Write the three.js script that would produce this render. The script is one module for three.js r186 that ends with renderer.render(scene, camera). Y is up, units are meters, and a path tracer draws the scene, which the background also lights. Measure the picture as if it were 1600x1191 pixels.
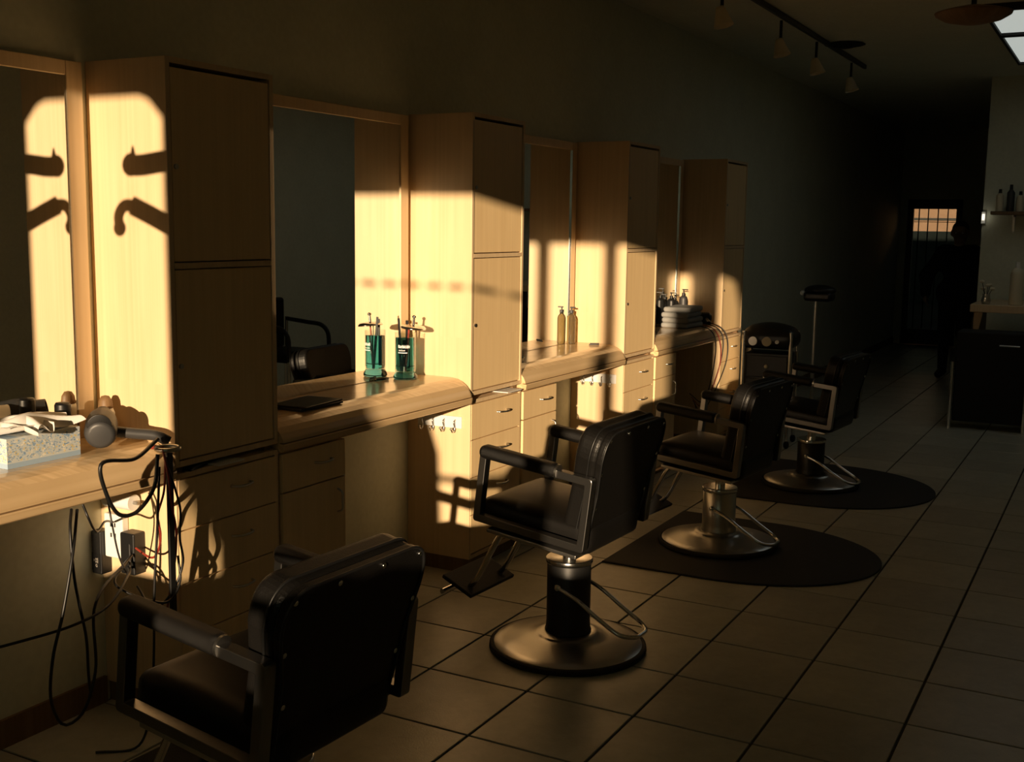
import * as THREE from 'three';
import { RoundedBoxGeometry } from 'three/addons/geometries/RoundedBoxGeometry.js';
import { mergeGeometries, mergeVertices } from 'three/addons/utils/BufferGeometryUtils.js';
import { MarchingCubes } from 'three/addons/objects/MarchingCubes.js';
import { RectAreaLightUniformsLib } from 'three/addons/lights/RectAreaLightUniformsLib.js';

// ------------------------------------------------------------------ camera, sky, sun, exposure
RectAreaLightUniformsLib.init();
const scene = new THREE.Scene();
const renderer = new THREE.WebGLRenderer({ antialias: true });
renderer.toneMapping = THREE.LinearToneMapping;
renderer.toneMappingExposure = 1.0;
renderer.shadowMap.enabled = true;

const camera = new THREE.PerspectiveCamera(37.2, 1600 / 1191, 0.05, 120);
{
  const R = THREE.MathUtils.degToRad, pitch = R(7.863), yaw = R(28.45), roll = R(0.805);
  const F = new THREE.Vector3(-Math.sin(yaw) * Math.cos(pitch), -Math.sin(pitch), -Math.cos(yaw) * Math.cos(pitch));
  const Rt = new THREE.Vector3(Math.cos(yaw), 0, -Math.sin(yaw));
  const U = new THREE.Vector3().crossVectors(Rt, F);
  const R2 = Rt.clone().multiplyScalar(Math.cos(roll)).addScaledVector(U, Math.sin(roll));
  const U2 = Rt.clone().multiplyScalar(-Math.sin(roll)).addScaledVector(U, Math.cos(roll));
  camera.position.set(2.925, 1.611, 2.942);
  camera.up.copy(U2);
  camera.lookAt(camera.position.clone().add(F));
  camera.updateMatrixWorld(true);
}

{ // dusk sky: dim blue, with a warm glow round the low sun
  const w = 256, h = 128, d = new Float32Array(w * h * 4), toSun = new THREE.Vector3(0.332, 0.1355, 1).normalize(), v = new THREE.Vector3();
  for (let y = 0; y < h; y++) for (let x = 0; x < w; x++) {
    const th = ((y + 0.5) / h - 0.5) * Math.PI, ph = ((x + 0.5) / w - 0.5) * 2 * Math.PI;
    v.set(Math.cos(th) * Math.cos(ph), Math.sin(th), Math.cos(th) * Math.sin(ph));
    const g = Math.exp(-((v.angleTo(toSun) / 0.8) ** 2)), i = (y * w + x) * 4;
    d[i] = 0.016 + 0.26 * g; d[i + 1] = 0.021 + 0.30 * g; d[i + 2] = 0.030 + 0.17 * g; d[i + 3] = 1;
  }
  const t = new THREE.DataTexture(d, w, h, THREE.RGBAFormat, THREE.FloatType);
  t.mapping = THREE.EquirectangularReflectionMapping; t.colorSpace = THREE.LinearSRGBColorSpace; t.magFilter = t.minFilter = THREE.LinearFilter; t.needsUpdate = true;
  scene.background = t;
}

const SUN_DIR = new THREE.Vector3(-0.332, -0.1355, -1).normalize();      // low evening sun through the shop front
const sun = new THREE.DirectionalLight(new THREE.Color().setRGB(1, 0.735, 0.46), 7.5);
sun.position.copy(SUN_DIR).multiplyScalar(-20);
sun.target.position.set(0, 0, 0);
sun.castShadow = true;
sun.shadow.mapSize.set(4096, 4096);
Object.assign(sun.shadow.camera, { left: -16, right: 16, top: 10, bottom: -10, near: 1, far: 70 });
sun.shadow.bias = -0.0004;
scene.add(sun, sun.target);

// ------------------------------------------------------------------ helpers
let seed = 7;
const rnd = () => { seed = (seed * 1664525 + 1013904223) >>> 0; return seed / 4294967296; };
const names = new Map();
function numbered(n) { const k = names.get(n) || 0; names.set(n, k + 1); return k ? n + '_' + String(k).padStart(3, '0') : n; }
function flat(g) {
  g = g.index ? g.toNonIndexed() : g.clone();
  for (const k of Object.keys(g.attributes)) if (!['position', 'normal', 'uv'].includes(k)) g.deleteAttribute(k);
  g.morphAttributes = {}; g.groups = [];
  if (!g.attributes.normal) g.computeVertexNormals();
  if (!g.attributes.uv) g.setAttribute('uv', new THREE.BufferAttribute(new Float32Array(g.attributes.position.count * 2), 2));
  return g;
}
function merge(list) { return list.length === 1 ? list[0] : mergeGeometries(list.map(flat), false); }
function metreUV(g) {                                                   // uv in metres, by the side a face looks to
  g = flat(g);
  const p = g.attributes.position, n = g.attributes.normal, uv = g.attributes.uv;
  for (let i = 0; i < p.count; i++) {
    const ax = Math.abs(n.getX(i)), ay = Math.abs(n.getY(i)), az = Math.abs(n.getZ(i));
    if (ay > ax && ay > az) uv.setXY(i, p.getX(i), p.getZ(i));
    else if (ax > az) uv.setXY(i, p.getZ(i) + 0.37, p.getY(i));
    else uv.setXY(i, p.getX(i) + 0.11, p.getY(i));
  }
  return g;
}
function bx(x0, x1, y0, y1, z0, z1, r = 0) {                            // box between corners, softened edges when r > 0
  const w = Math.abs(x1 - x0), h = Math.abs(y1 - y0), d = Math.abs(z1 - z0);
  const g = r > 0 ? new RoundedBoxGeometry(w, h, d, 2, Math.min(r, w / 2.01, h / 2.01, d / 2.01)) : new THREE.BoxGeometry(w, h, d);
  g.translate((x0 + x1) / 2, (y0 + y1) / 2, (z0 + z1) / 2);
  return metreUV(g);
}
function cyl(r0, r1, h, x, y, z, seg = 24) { const g = new THREE.CylinderGeometry(r1, r0, h, seg); g.translate(x, y + h / 2, z); return g; }
function lathe(pts, seg = 40) { return new THREE.LatheGeometry(pts.map(([a, b]) => new THREE.Vector2(a, b)), seg); }
function tube(pts, r, seg = 40, rs = 8, closed = false) {
  return new THREE.TubeGeometry(new THREE.CatmullRomCurve3(pts.map((p) => new THREE.Vector3(...p)), closed, 'centripetal'), seg, r, rs, closed);
}
function rod(a, b, r, seg = 12) {
  const A = new THREE.Vector3(...a), B = new THREE.Vector3(...b), d = B.clone().sub(A), L = d.length();
  const g = new THREE.CylinderGeometry(r, r, L, seg);
  g.applyQuaternion(new THREE.Quaternion().setFromUnitVectors(new THREE.Vector3(0, 1, 0), d.normalize()));
  g.translate((A.x + B.x) / 2, (A.y + B.y) / 2, (A.z + B.z) / 2);
  return g;
}
function ball(r, x, y, z, sx = 1, sy = 1, sz = 1, seg = 20) { const g = new THREE.SphereGeometry(r, seg, Math.round(seg * 0.7)); g.scale(sx, sy, sz); g.translate(x, y, z); return g; }
function mesh(name, geos, mat, parent = scene) {
  const m = new THREE.Mesh(merge(Array.isArray(geos) ? geos : [geos]), mat);
  m.name = parent === scene ? numbered(name) : name;
  m.castShadow = m.receiveShadow = true;
  parent.add(m);
  return m;
}
function tag(o, label, category, group) { o.userData.label = label; o.userData.category = category; if (group) o.userData.group = group; return o; }
function thing(name, label, category, pos = [0, 0, 0], turn = 0, group) {
  const o = new THREE.Group(); o.name = numbered(name); o.position.set(...pos); o.rotation.y = turn;
  scene.add(o); return tag(o, label, category, group);
}
function struct(name, geos, mat) { const m = mesh(name, geos, mat); m.userData.kind = 'structure'; return m; }
function structGroup(name) { const o = new THREE.Group(); o.name = name; o.userData.kind = 'structure'; scene.add(o); return o; }

// ------------------------------------------------------------------ textures
function noiseGrid(n, cells, s) {
  let st = s; const r = () => { st = (st * 1664525 + 1013904223) >>> 0; return st / 4294967296; };
  const g = Float32Array.from({ length: cells * cells }, r), out = new Float32Array(n * n);
  for (let y = 0; y < n; y++) for (let x = 0; x < n; x++) {
    const fx = x / n * cells, fy = y / n * cells, x0 = Math.floor(fx), y0 = Math.floor(fy);
    let a = fx - x0, b = fy - y0; a = a * a * (3 - 2 * a); b = b * b * (3 - 2 * b);
    const q = (i, j) => g[((j % cells) * cells) + (i % cells)];
    out[y * n + x] = (q(x0, y0) * (1 - a) + q(x0 + 1, y0) * a) * (1 - b) + (q(x0, y0 + 1) * (1 - a) + q(x0 + 1, y0 + 1) * a) * b;
  }
  return out;
}
function dataTex(n, fn, srgb = true, rx = 1, ry = 1) {
  const d = new Uint8Array(n * n * 4);
  for (let i = 0; i < n * n; i++) { const c = fn(i % n, Math.floor(i / n), i); d[i * 4] = c[0]; d[i * 4 + 1] = c[1]; d[i * 4 + 2] = c[2]; d[i * 4 + 3] = 255; }
  const t = new THREE.DataTexture(d, n, n, THREE.RGBAFormat);
  t.wrapS = t.wrapT = THREE.RepeatWrapping; t.magFilter = THREE.LinearFilter; t.minFilter = THREE.LinearMipmapLinearFilter; t.generateMipmaps = true;
  if (srgb) t.colorSpace = THREE.SRGBColorSpace;
  t.repeat.set(rx, ry); t.needsUpdate = true;
  return t;
}
const N = 256, nA = noiseGrid(N, 8, 11), nB = noiseGrid(N, 32, 23), nC = noiseGrid(N, 90, 41), nD = noiseGrid(N, 4, 5);
const clampB = (v) => Math.max(0, Math.min(255, Math.round(v)));
// pale maple laminate: fine upright streaks
function woodTex(base, amp, seedShift) {
  let st = 900 + seedShift; const r = () => { st = (st * 1664525 + 1013904223) >>> 0; return st / 4294967296; };
  const col = new Float32Array(N); let v = 0;
  for (let i = 0; i < N; i++) { v = v * 0.7 + (r() - 0.5); col[i] = v; }
  return dataTex(N, (x, y, i) => {
    const k = (col[x] * 0.9 + (nB[(y >> 3) * N + x] - 0.5) * 1.2 + (nA[i] - 0.5) * 0.8) * amp;
    return [clampB(base[0] + k), clampB(base[1] + k * 1.05), clampB(base[2] + k * 1.1)];
  }, true, 1 / 0.55, 1 / 1.1);
}
const tileTex = (b) => dataTex(N, (x, y, i) => { const k = (nA[i] - 0.5) * 14 + (nB[i] - 0.5) * 9 + (nC[i] - 0.5) * 6; return [clampB(b[0] + k), clampB(b[1] + k), clampB(b[2] + k)]; }, true, 1 / 0.9, 1 / 0.9);
const plasterTex = (b) => dataTex(N, (x, y, i) => { const k = (nC[i] - 0.5) * 8 + (nA[i] - 0.5) * 6; return [clampB(b[0] + k), clampB(b[1] + k), clampB(b[2] + k)]; }, true, 1 / 1.3, 1 / 1.3);
const grainBump = dataTex(N, (x, y, i) => { const k = 128 + (nC[i] - 0.5) * 160 + (nB[i] - 0.5) * 70; return [clampB(k), clampB(k), clampB(k)]; }, false, 6, 6);

const std = (o) => new THREE.MeshStandardMaterial(o);
const phys = (o) => new THREE.MeshPhysicalMaterial(o);
const C = (r, g, b) => new THREE.Color().setRGB(r, g, b);
const M = {
  wood: std({ map: woodTex([219, 192, 152], 5.5, 1), roughness: 0.5 }),
  woodDoor: std({ map: woodTex([236, 206, 156], 4, 5), roughness: 0.48 }),
  woodTop: phys({ map: woodTex([214, 184, 140], 10, 9), roughness: 0.24, clearcoat: 0.4, clearcoatRoughness: 0.12 }),
  woodDark: std({ map: woodTex([120, 92, 60], 8, 13), roughness: 0.55 }),
  wall: std({ map: plasterTex([210, 211, 190]), roughness: 0.9 }),
  asphalt: std({ map: plasterTex([70, 68, 64]), roughness: 0.95 }),
  ceil: std({ map: plasterTex([214, 215, 198]), roughness: 0.95 }),
  outer: std({ map: plasterTex([164, 130, 104]), roughness: 0.95 }),
  grout: std({ color: C(0.05, 0.043, 0.034), roughness: 0.95 }),
  chrome: std({ color: C(0.72, 0.72, 0.71), metalness: 1, roughness: 0.16 }),
  frame: std({ color: C(0.27, 0.265, 0.26), metalness: 1, roughness: 0.3 }),
  steel: std({ color: C(0.55, 0.54, 0.52), metalness: 1, roughness: 0.3 }),
  leather: phys({ color: C(0.0065, 0.006, 0.0055), roughness: 0.4, specularIntensity: 0.55, bumpMap: grainBump, bumpScale: 0.0005 }),
  black: std({ color: C(0.008, 0.008, 0.008), roughness: 0.42 }),
  blackMatte: std({ color: C(0.012, 0.012, 0.012), roughness: 0.85 }),
  rubber: std({ color: C(0.014, 0.014, 0.014), roughness: 0.7, bumpMap: grainBump, bumpScale: 0.001 }),
  mirror: std({ color: C(0.88, 0.89, 0.87), metalness: 1, roughness: 0.0 }),
  white: std({ color: C(0.78, 0.77, 0.74), roughness: 0.45 }),
  cream: std({ color: C(0.7, 0.62, 0.44), roughness: 0.5 }),
  grey: std({ color: C(0.04, 0.04, 0.041), roughness: 0.45 }),
  red: std({ color: C(0.28, 0.035, 0.02), roughness: 0.5 }),
  towel: std({ color: C(0.40, 0.40, 0.385), roughness: 0.98, bumpMap: grainBump, bumpScale: 0.002 }),
  tissue: std({ color: C(0.8, 0.78, 0.74), roughness: 0.95, side: THREE.DoubleSide }),
  blocker_curtain: std({ color: C(0.05, 0.045, 0.04), roughness: 0.95, side: THREE.DoubleSide }),
  glass: phys({ color: C(0.95, 0.98, 0.97), roughness: 0.02, transmission: 1, thickness: 0, ior: 1.5 }),
  doorGlass: phys({ color: C(0.72, 0.76, 0.78), roughness: 0.03, transmission: 1, thickness: 0, ior: 1.5 }),
  tintGlass: phys({ color: C(0.16, 0.24, 0.30), roughness: 0.05, transmission: 1, thickness: 0, ior: 1.5 }),
  liquid: phys({ color: C(0.9, 1, 1), roughness: 0.02, transmission: 1, thickness: 0.09, ior: 1.33, attenuationColor: C(0.035, 0.34, 0.5), attenuationDistance: 0.11 }),
  thickGlass: phys({ color: C(0.9, 0.97, 1), roughness: 0.02, transmission: 1, thickness: 0.03, ior: 1.5, attenuationColor: C(0.3, 0.6, 0.7), attenuationDistance: 0.06 }),
  bottle: phys({ color: C(0.62, 0.58, 0.42), roughness: 0.05, transmission: 0.92, thickness: 0.05, ior: 1.47, attenuationColor: C(0.42, 0.36, 0.16), attenuationDistance: 0.05 }),
};

// ------------------------------------------------------------------ the setting
const W = 4.4, CEIL = 3.0, ZF = 4.0, ZB = -13.9;
struct('wall_left', [bx(-0.15, 0, 0, CEIL, ZB - 0.15, ZF + 0.15)], M.wall);
struct('wall_right', [bx(W, W + 0.15, 0, CEIL, ZB - 0.15, ZF + 0.15)], M.wall);
struct('ceiling', [bx(-0.15, W + 0.15, CEIL, CEIL + 0.15, ZB - 0.15, ZF + 0.15)], M.ceil);
// shop front behind the camera, with the openings the sun comes through
const SILL = 0.93, HEAD = 2.49, OP = [[1.205, 3.125], [3.31, 3.52]];
struct('wall_front', [
  bx(-0.15, W + 0.15, 0, SILL, ZF, ZF + 0.12), bx(-0.15, W + 0.15, HEAD, CEIL, ZF, ZF + 0.12),
  bx(-0.15, OP[0][0], SILL, HEAD, ZF, ZF + 0.12), bx(OP[0][1], OP[1][0], SILL, HEAD, ZF, ZF + 0.12), bx(OP[1][1], W + 0.15, SILL, HEAD, ZF, ZF + 0.12), bx(OP[1][0], OP[1][1], SILL, 1.62, ZF, ZF + 0.12)], M.wall);
struct('trim_1', bx(1.2, 3.12, SILL - 0.03, SILL, ZF - 0.22, ZF), M.wall);
{
  const w1 = structGroup('window_1');
  mesh('mullion', bx(2.615, 2.685, SILL, HEAD, ZF + 0.02, ZF + 0.08), M.grey, w1);
  mesh('rail', bx(1.71, 2.615, 1.165, 1.195, ZF + 0.03, ZF + 0.06), M.grey, w1);
  for (let k = 0; k < 5; k++) mesh('blocker_stripe', bx(1.805 + k * 0.118, 1.885 + k * 0.118, 2.06, 2.083, ZF + 0.045, ZF + 0.05), M.grey, w1);  // unseen bars added to cast a dashed shadow on the second cabinet
  mesh('blocker_poster', bx(2.985, 3.10, SILL + 0.02, 2.21, ZF + 0.03, ZF + 0.034), M.grey, w1);  // added out-of-view sheet that keeps sun off the far worktop
  const w2 = structGroup('window_2');
  mesh('frame', [bx(3.31, 3.325, 1.62, HEAD, ZF + 0.02, ZF + 0.08), bx(3.505, 3.52, 1.62, HEAD, ZF + 0.02, ZF + 0.08)], M.grey, w2);
}
{
  const g = thing('blocker_planter_box', 'dark planter box added on the unseen shop window ledge to block low sun', 'planter', [2.44, SILL + 0.0005, ZF - 0.10]);  // added box, out of view, blocks sun from the near chair back
  mesh('box', [bx(-0.16, 0.16, 0, 0.25, -0.08, -0.07), bx(-0.16, 0.16, 0, 0.25, 0.07, 0.08), bx(-0.16, -0.15, 0, 0.25, -0.07, 0.07), bx(0.15, 0.16, 0, 0.25, -0.07, 0.07), bx(-0.15, 0.15, 0, 0.2, -0.07, 0.07)], M.woodDark, g);
  for (let k = 0; k < 9; k++) { const q = ball(0.035, -0.12 + k * 0.03, 0.235 + (k % 3) * 0.012, (k % 2 - 0.5) * 0.05, 1, 0.9, 1, 10); mesh('blocker_plant', q, M.blocker_curtain, g); }
}
function blockerDrape(name, outline, label) {                                  // added out-of-view pleated cloth, outline cut to block and shape the sun
  const sh = new THREE.Shape(outline.map(([a, b]) => new THREE.Vector2(a, b)));
  const g = new THREE.ExtrudeGeometry(sh, { depth: 0.012, bevelEnabled: false, curveSegments: 4 });
  const p = g.attributes.position;
  for (let i = 0; i < p.count; i++) p.setZ(i, p.getZ(i) + ZF - 0.06 + Math.sin(p.getX(i) * 60) * 0.012);
  g.computeVertexNormals();
  return tag(mesh(name, g, M.blocker_curtain), label, 'blocker_curtain', undefined);
}
blockerDrape('blocker_curtain', [[1.375, 2.56], [1.38, 2.482], [1.45, 2.452], [1.51, 2.40], [1.512, 1.33], [1.555, 1.15], [1.605, 0.96], [1.615, 0.80], [1.97, 0.80], [1.955, 1.28], [1.90, 1.46], [1.78, 1.66], [1.70, 1.85], [1.70, 2.56]],
  'dark cloth added unseen in the wide shop window to shade the first cabinet front');
blockerDrape('blocker_curtain', [[3.405, 2.56], [3.405, 2.48], [3.45, 2.30], [3.49, 2.12], [3.505, 1.9], [3.56, 1.9], [3.56, 2.56]], 'dark cloth added unseen in the narrow shop window to slant its sun patch');

// floor: ceramic tiles of 0.4 m with recessed grout
{
  const floor = structGroup('floor');
  mesh('grout_bed', bx(-0.15, W + 0.15, -0.15, -0.005, ZB - 0.15, ZF + 0.15), M.grout, floor);
  const tone = [[184, 182, 166], [178, 175, 160], [189, 187, 171]].map((b) => std({ map: tileTex(b), roughness: 0.33, bumpMap: grainBump, bumpScale: 0.0004 }));
  const S = 0.4, gap = 0.009, list = [], v = new THREE.Vector3();
  for (let i = -2; i < 11; i++) for (let k = -11; k < 36; k++) {
    const x0 = Math.max(0, 0.39 + i * S), x1 = Math.min(W, 0.39 + (i + 1) * S), z1 = Math.min(ZF, -k * S), z0 = Math.max(ZB, -(k + 1) * S);
    if (x1 - x0 < 0.03 || z1 - z0 < 0.03) continue;
    const cx = (x0 + x1) / 2, cz = (z0 + z1) / 2;
    v.set(cx, 0, cz).project(camera);
    const dist = camera.position.distanceTo(new THREE.Vector3(cx, 0, cz)), seen = Math.abs(v.x) < 1.12 && Math.abs(v.y) < 1.15 && v.z < 1 && camera.position.z - cz > 0.5;
    list.push({ x0, x1, z0, z1, cx, cz, rank: seen ? dist : 1000 + dist });
  }
  list.sort((a, b) => a.rank - b.rank);
  const rest = [];
  const cache = new Map();
  list.forEach((t, n) => {
    const w = t.x1 - t.x0 - gap, d = t.z1 - t.z0 - gap;
    if (n < 290 && t.rank < 1000) {
      const key = w.toFixed(3) + '_' + d.toFixed(3);
      if (!cache.has(key)) cache.set(key, metreUV(new RoundedBoxGeometry(w, 0.012, d, 1, 0.0025)));
      const m = new THREE.Mesh(cache.get(key), tone[Math.floor(rnd() * 3)]);
      m.name = 'tile'; m.position.set(t.cx, -0.006, t.cz); m.castShadow = m.receiveShadow = true; floor.add(m);
    } else rest.push(bx(t.x0 + gap / 2, t.x1 - gap / 2, -0.012, 0, t.z0 + gap / 2, t.z1 - gap / 2));
  });
  const r = mesh('tile_field', rest, tone[0], floor); r.userData.kind = 'stuff';
}

// back wall with a glazed door
const DX0 = 0.10, DX1 = 0.83, DH = 2.04;
struct('wall_back', [bx(-0.15, DX0, 0, CEIL, ZB - 0.15, ZB), bx(DX1, W + 0.15, 0, CEIL, ZB - 0.15, ZB), bx(DX0, DX1, DH, CEIL, ZB - 0.15, ZB)], M.wall);
{
  const d = structGroup('door_1');
  mesh('door_frame', [bx(DX0, DX0 + 0.08, 0, DH, ZB - 0.1, ZB - 0.05), bx(DX1 - 0.085, DX1, 0, DH, ZB - 0.1, ZB - 0.05), bx(DX0, DX1, 1.91, DH, ZB - 0.1, ZB - 0.05), bx(DX0, DX1, 0, 0.22, ZB - 0.1, ZB - 0.05)], M.grey, d);
  mesh('pane', bx(0.18, 0.745, 1.60, 1.91, ZB - 0.078, ZB - 0.072), M.doorGlass, d);
  mesh('tinted_pane', bx(0.18, 0.745, 0.22, 1.60, ZB - 0.078, ZB - 0.072), M.tintGlass, d);
  for (const f of [0.115, 0.333, 0.564, 0.795]) mesh('bar', rod([0.18 + 0.565 * f, 0.22, ZB - 0.115], [0.18 + 0.565 * f, 1.91, ZB - 0.115], 0.008), M.blackMatte, d);
  mesh('crossbar', rod([0.18, 1.73, ZB - 0.115], [0.745, 1.73, ZB - 0.115], 0.004), M.blackMatte, d);
  mesh('handle', [rod([0.70, 0.95, ZB - 0.04], [0.70, 1.15, ZB - 0.04], 0.012), rod([0.70, 1.0, ZB - 0.06], [0.70, 1.0, ZB - 0.04], 0.008)], M.steel, d);
}
struct('ground', [bx(-14, 16, -0.3, -0.16, -27, ZB - 0.15)], M.asphalt);
{
  const b = thing('building', 'tan building wall in sunlight outside the back door', 'building', [0, 0, -27]);
  mesh('wall', bx(-14, 14, -0.3, 8, -0.3, 0), M.outer, b);
  mesh('band', bx(-14, 14, 1.86, 1.92, 0, 0.03), M.asphalt, b);
}
// partition on the right and its short return
struct('wall_partition', [bx(1.69, W, 0, CEIL, -8.55, -8.4)], M.wall);
struct('baseboard_left', [bx(0, 0.012, 0, 0.09, ZB, -5.6), bx(0, 0.012, 0, 0.09, 0.39, ZF)], M.woodDark);

// ------------------------------------------------------------------ wall of styling stations
const XT = 0.34, TW = 0.489, TZ = [0.381, -1.435, -3.207, -5.013];      // tower fronts; near sides of the four towers
const TTOP = 2.098, TBOT = 0.838, CT = 0.917;                             // tower top, tower underside, worktop height
const towerWord = ['beside the tissue box counter', 'beside the counter with the teal jar', 'beside the counter with the clear spray bottle', 'behind the chrome trolley'];
function tallCabinet(i) {
  const z1 = TZ[i], z0 = z1 - TW, t = 0.018;
  const g = thing('tall_cabinet', 'tall maple cabinet with two locking doors ' + towerWord[i], 'cabinet', [0.001, 0, z1], 0, 'tall cabinets between the mirrors');
  mesh('carcass', [bx(0, XT, TBOT, TTOP, -t, 0, 0.0015), bx(0, XT, TBOT, TTOP, -TW, -TW + t, 0.0015), bx(0, XT, TTOP - t, TTOP, -TW + t, -t), bx(0, XT, TBOT, TBOT + t, -TW + t, -t), bx(0.005, XT, 1.461, 1.479, -TW + t, -t), bx(0, 0.01, TBOT, TTOP, -TW + t, -t)], M.wood, g);
  const gp = 0.004;
  for (const [a, b, ly] of [[1.479 + gp, TTOP - t - 0.012, 1.773], [TBOT + t + gp, 1.461 - gp, 1.157]]) {
    const d = mesh('door', bx(XT - 0.022, XT - 0.003, a, b, -TW + t + gp, -t - gp, 0.002), M.woodDoor, g);
    const k = cyl(0.008, 0.008, 0.006, 0, 0, 0, 16); k.rotateZ(-Math.PI / 2); k.translate(XT - 0.003, ly, -0.036);
    mesh('lock', k, M.steel, d);
  }
  mesh('foot_block', bx(0.02, XT - 0.02, 0.817, TBOT, -0.05, -0.02), M.woodDark, g); mesh('foot_block', bx(0.02, XT - 0.02, 0.817, TBOT, -TW + 0.02, -TW + 0.05), M.woodDark, g);
  return g;
}
function handle(x, y, z, w = 0.095) {                                  // slim bow pull on a front that looks to +x
  return tube([[x, y, z - w / 2], [x + 0.018, y, z - w / 2 + 0.008], [x + 0.024, y - 0.002, z], [x + 0.018, y, z + w / 2 - 0.008], [x, y, z + w / 2]], 0.0042, 24, 6);
}
function baseCabinet(i) {
  const z1 = TZ[i], t = 0.018;
  const g = thing('drawer_cabinet', 'maple four drawer base under the tall cabinet ' + towerWord[i], 'cabinet', [0, 0, z1], 0, 'drawer bases under the tall cabinets');
  mesh('carcass', [bx(0, XT, 0.07, 0.817, -t, 0, 0.0015), bx(0, XT, 0.07, 0.817, -TW, -TW + t, 0.0015), bx(0, XT, 0.80, 0.817, -TW + t, -t), bx(0, XT, 0.07, 0.088, -TW + t, -t), bx(0, 0.01, 0.07, 0.817, -TW + t, -t)], M.wood, g);
  mesh('plinth', bx(0, XT - 0.04, 0, 0.07, -TW + 0.01, -0.01), M.woodDark, g);
  const ys = [0.795, 0.628, 0.452, 0.276, 0.092];
  for (let k = 0; k < 4; k++) {
    const d = mesh('drawer', bx(XT - 0.02, XT + 0.002, ys[k + 1] + 0.004, ys[k], -TW + t * 0.5, -t * 0.5, 0.002), M.woodDoor, g);
    mesh('handle', handle(XT + 0.002, ys[k + 1] + (ys[k] - ys[k + 1]) * 0.62, -TW * 0.6), M.steel, d);
  }
  return g;
}
for (let i = 0; i < 4; i++) { tallCabinet(i); baseCabinet(i); }

// worktops, mirrors and the drawer units under the worktops
const spans = [[1.75, TZ[0]], [TZ[0] - TW, TZ[1]], [TZ[1] - TW, TZ[2]], [TZ[2] - TW, TZ[3]]];     // [near z, far z]
const stationWord = ['holding the tissue box and hair dryer', 'holding the teal disinfectant jar', 'holding the clear spray bottle', 'holding the folded towels'];
function worktopGeo(zn, zf, prof, round) {                             // prof: front outline (x, y) from top rear round to bottom rear
  const n = prof.length, rows = [], L = zn - zf, st = [];
  for (let k = 0; k <= 10; k++) st.push(k / 10 * (L - round));
  for (let k = 1; k <= 8; k++) st.push(L - round + round * Math.sin(k / 8 * Math.PI / 2) * 0.999);
  const pos = [], idx = [];
  for (const s of st) {
    const q = Math.max(0, (s - (L - round)) / round), cut = round * (1 - Math.sqrt(Math.max(0, 1 - q * q))) * 0.85;
    for (const [x, y] of prof) pos.push(x > 0.2 ? Math.max(0.2, x - cut) : x, y, zn - s);
  }
  for (let a = 0; a + 1 < st.length; a++) for (let b = 0; b < n; b++) {
    const c = (b + 1) % n, i0 = a * n + b, i1 = a * n + c, j0 = i0 + n, j1 = i1 + n;
    idx.push(i0, i1, j0, i1, j1, j0);
  }
  const fan = THREE.ShapeUtils.triangulateShape(prof.map(([x, y]) => new THREE.Vector2(x, y)), []);
  const e = (st.length - 1) * n;
  for (const [a, b, c] of fan) { idx.push(a, b, c); idx.push(e + a, e + c, e + b); }
  let g = new THREE.BufferGeometry();
  g.setAttribute('position', new THREE.Float32BufferAttribute(pos, 3)); g.setIndex(idx);
  g = g.toNonIndexed(); g.computeVertexNormals();
  g = metreUV(g);
  const uv = g.attributes.uv; for (let i = 0; i < uv.count; i++) uv.setXY(i, uv.getY(i) * 1.0 + g.attributes.position.getX(i), g.attributes.position.getZ(i));
  return g;
}
const prof = [[0.0, CT], [0.262, CT], [0.285, CT - 0.004], [0.309, CT - 0.013], [0.331, CT - 0.027], [0.349, CT - 0.046], [0.360, CT - 0.066], [0.363, CT - 0.078], [0.0, CT - 0.078]];
const prof2 = [[0.0, CT - 0.082], [0.366, CT - 0.082], [0.368, CT - 0.086], [0.366, CT - 0.106], [0.362, CT - 0.110], [0.0, CT - 0.110]];
spans.forEach(([zn, zf], i) => {
  const g = thing('worktop', 'rounded maple worktop ' + stationWord[i], 'worktop', [0, 0, 0], 0, 'worktops under the mirrors');
  const a = mesh('top', worktopGeo(zn - 0.002, zf + 0.002, prof, 0.035), M.woodTop, g);
  mesh('edge_band', worktopGeo(zn - 0.002, zf + 0.002, prof2, 0.035), M.woodTop, g);
  mesh('core_board', bx(0, 0.345, CT - 0.083, CT - 0.077, zf + 0.08, zn - 0.004), M.woodTop, g);
});
const mirrorWord = ['above the tissue box', 'reflecting the teal jar', 'behind the clear spray bottle', 'behind the folded towels'];
spans.forEach(([zn, zf], i) => {
  const g = thing('wall_mirror', 'large wall mirror with slim maple frame ' + mirrorWord[i], 'mirror', [0, 0, 0], 0, 'station mirrors');
  const fr = zf + 0.034, fw = 0.062, top = 2.045;
  mesh('glass', bx(0.012, 0.02, CT + 0.002, top, fr + fw, zn - 0.004), M.mirror, g);
  mesh('stile', bx(0, 0.026, CT, top + 0.045, fr, fr + fw, 0.003), M.wood, g);
  mesh('top_rail', bx(0, 0.026, top, top + 0.045, fr + fw, zn - 0.002, 0.003), M.wood, g);
  if (i > 1) mesh('edge_strip', bx(0.02, 0.0275, CT + 0.002, top, fr + fw - 0.003, fr + fw + 0.003, 0.001), M.chrome, g);
  mesh('backing', bx(0, 0.012, CT + 0.002, top, fr + fw, zn - 0.004), M.woodDark, g);
});
const underWord = ['', 'under the teal jar worktop', 'under the spray bottle worktop', 'under the folded towel worktop'];
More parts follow.
